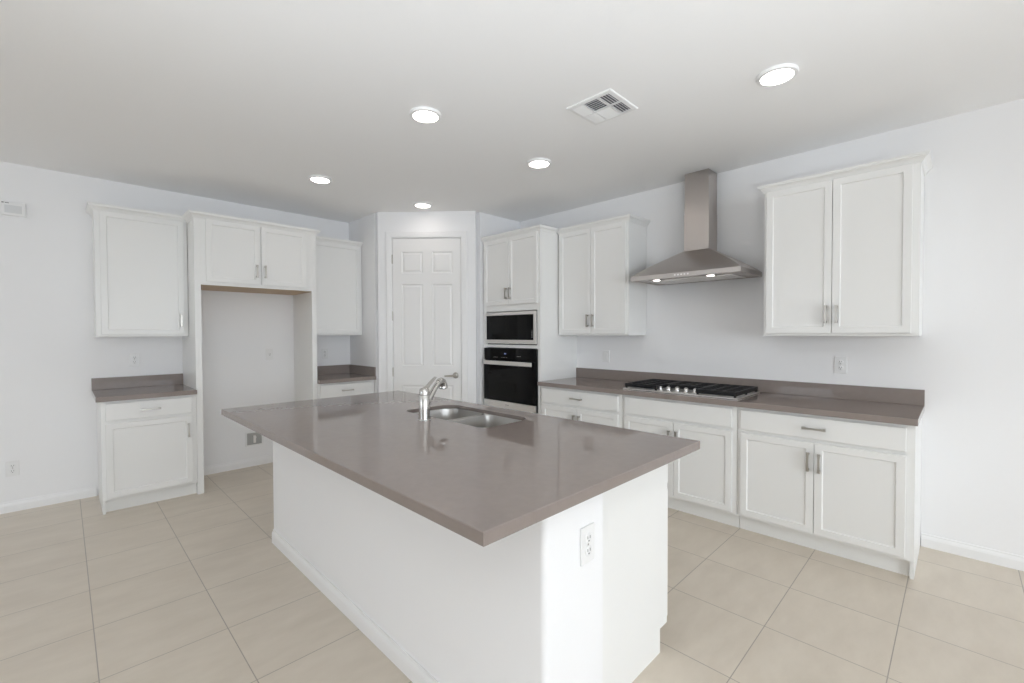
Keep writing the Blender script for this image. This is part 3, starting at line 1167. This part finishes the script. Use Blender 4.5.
def make_outlet(label, loc, rot):
    t = thing('wall_outlet', label, 'outlet', loc, rot, OG)
    obj('cover_plate', box(-0.037, 0.037, -0.007, -0.0006, -0.060, 0.060, bev=0.0025, seg=2), M['plate'], t)
    for z in (-0.0205, 0.0205):
        bm = bmesh.new()
        add_lathe(bm, [(0.0165, 0.0071), (0.0165, 0.0088), (0.0155, 0.0095), (0.002, 0.0096)], 24, 'y-', (0, 0, z))
        rc = obj('receptacle', bm, M['plate'], t, smooth=True)
        bm = bmesh.new()
        add_box(bm, -0.0075, -0.0050, -0.0102, -0.0097, z - 0.001, z + 0.008)
        add_box(bm, 0.0050, 0.0075, -0.0102, -0.0097, z - 0.001, z + 0.008)
        add_lathe(bm, [(0.0028, 0.0097), (0.0028, 0.0102)], 12, 'y-', (0, 0, z - 0.008))
        obj('slot', bm, M['slot'], rc)
    bm = bmesh.new()
    add_lathe(bm, [(0.0035, 0.0071), (0.003, 0.0082), (0.001, 0.0085)], 12, 'y-', (0, 0, 0))
    obj('screw', bm, M['nickel'], t)
    return t


ol = make_outlet('white outlet low on the left wall near the floor', (-4.222, 0, 0.340), 0)
dup(ol, (-3.474, 0, 1.162), 0, 'white outlet above the far left worktop', OG)
dup(ol, (-1.762, 0, 1.160), 0, 'white outlet in the nook beside the pantry corner', OG)
dup(ol, (0, -4.661, 1.156), -90, 'white outlet on the right wall above the right end of the long worktop', OG)
dup(ol, (-2.745, -4.415, 0.712), 0, 'white outlet on the near end of the island', OG)
# single round outlet in the recess
t = thing('wall_outlet', 'white single outlet on the wall inside the refrigerator recess', 'outlet', (-2.357, 0, 1.170), 0, OG)
obj('cover_plate', box(-0.037, 0.037, -0.007, -0.0006, -0.060, 0.060, bev=0.0025), M['plate'], t)
bm = bmesh.new()
add_lathe(bm, [(0.020, 0.0071), (0.020, 0.009), (0.0185, 0.0098), (0.002, 0.010)], 24, 'y-')
rc = obj('receptacle', bm, M['plate'], t, smooth=True)
bm = bmesh.new()
add_box(bm, -0.008, -0.005, -0.0106, -0.0101, 0.0, 0.009)
add_box(bm, 0.005, 0.008, -0.0106, -0.0101, 0.0, 0.009)
add_lathe(bm, [(0.0032, 0.0101), (0.0032, 0.0106)], 12, 'y-', (0, 0, -0.009))
obj('slot', bm, M['slot'], rc)
# rocker switch beside the oven tower
t = thing('light_switch', 'white rocker switch on the right wall above the worktop near the oven tower', 'switch', (0, -2.703, 1.152), -90)
obj('cover_plate', box(-0.040, 0.040, -0.007, -0.0006, -0.060, 0.060, bev=0.0025), M['plate'], t)
bm = box(-0.0165, 0.0165, -0.0095, -0.0071, -0.033, 0.033, bev=0.001)
obj('rocker', bm, M['plate'], t)
# refrigerator water box
t = thing('valve_box', 'small grey recessed water valve box low in the refrigerator recess', 'valve box', (-2.515, 0, 0.288), 0)
bm = bmesh.new()
for a in ((-0.085, 0.085, 0.062, 0.074), (-0.085, 0.085, -0.074, -0.062), (-0.085, -0.070, -0.0618, 0.0618), (0.070, 0.085, -0.0618, 0.0618)):
    add_box(bm, a[0], a[1], -0.010, -0.0006, a[2], a[3], bev=0.0015)
obj('frame', bm, M['plate'], t)
obj('back_plate', box(-0.0695, 0.0695, -0.003, -0.0006, -0.0615, 0.0615), M['grey_box'], t)
bm = bmesh.new()
add_box(bm, -0.012, 0.012, -0.016, -0.0032, -0.045, 0.035, bev=0.003)
add_lathe(bm, [(0.014, 0.016), (0.014, 0.026), (0.010, 0.028)], 16, 'y-', (0, 0, 0.015))
obj('valve', bm, M['steel_light'], t)
# chime / alarm panel
t = thing('alarm_panel', 'pale rectangular alarm panel high on the left wall at the frame edge', 'alarm panel', (-4.184, 0, 2.372), 0)
obj('case', box(-0.066, 0.066, -0.030, -0.0006, -0.052, 0.052, bev=0.004, seg=3), M['plate'], t)
obj('screen', box(-0.046, 0.046, -0.0312, -0.0302, -0.034, 0.026), mat('panel_grey', (0.66, 0.67, 0.68), 0.3), t)
bm = bmesh.new()
add_box(bm, -0.060, -0.048, -0.0308, -0.0302, 0.039, 0.046)
add_box(bm, -0.044, -0.022, -0.0308, -0.0302, 0.039, 0.044)
obj('marking', bm, M['slot'], t)
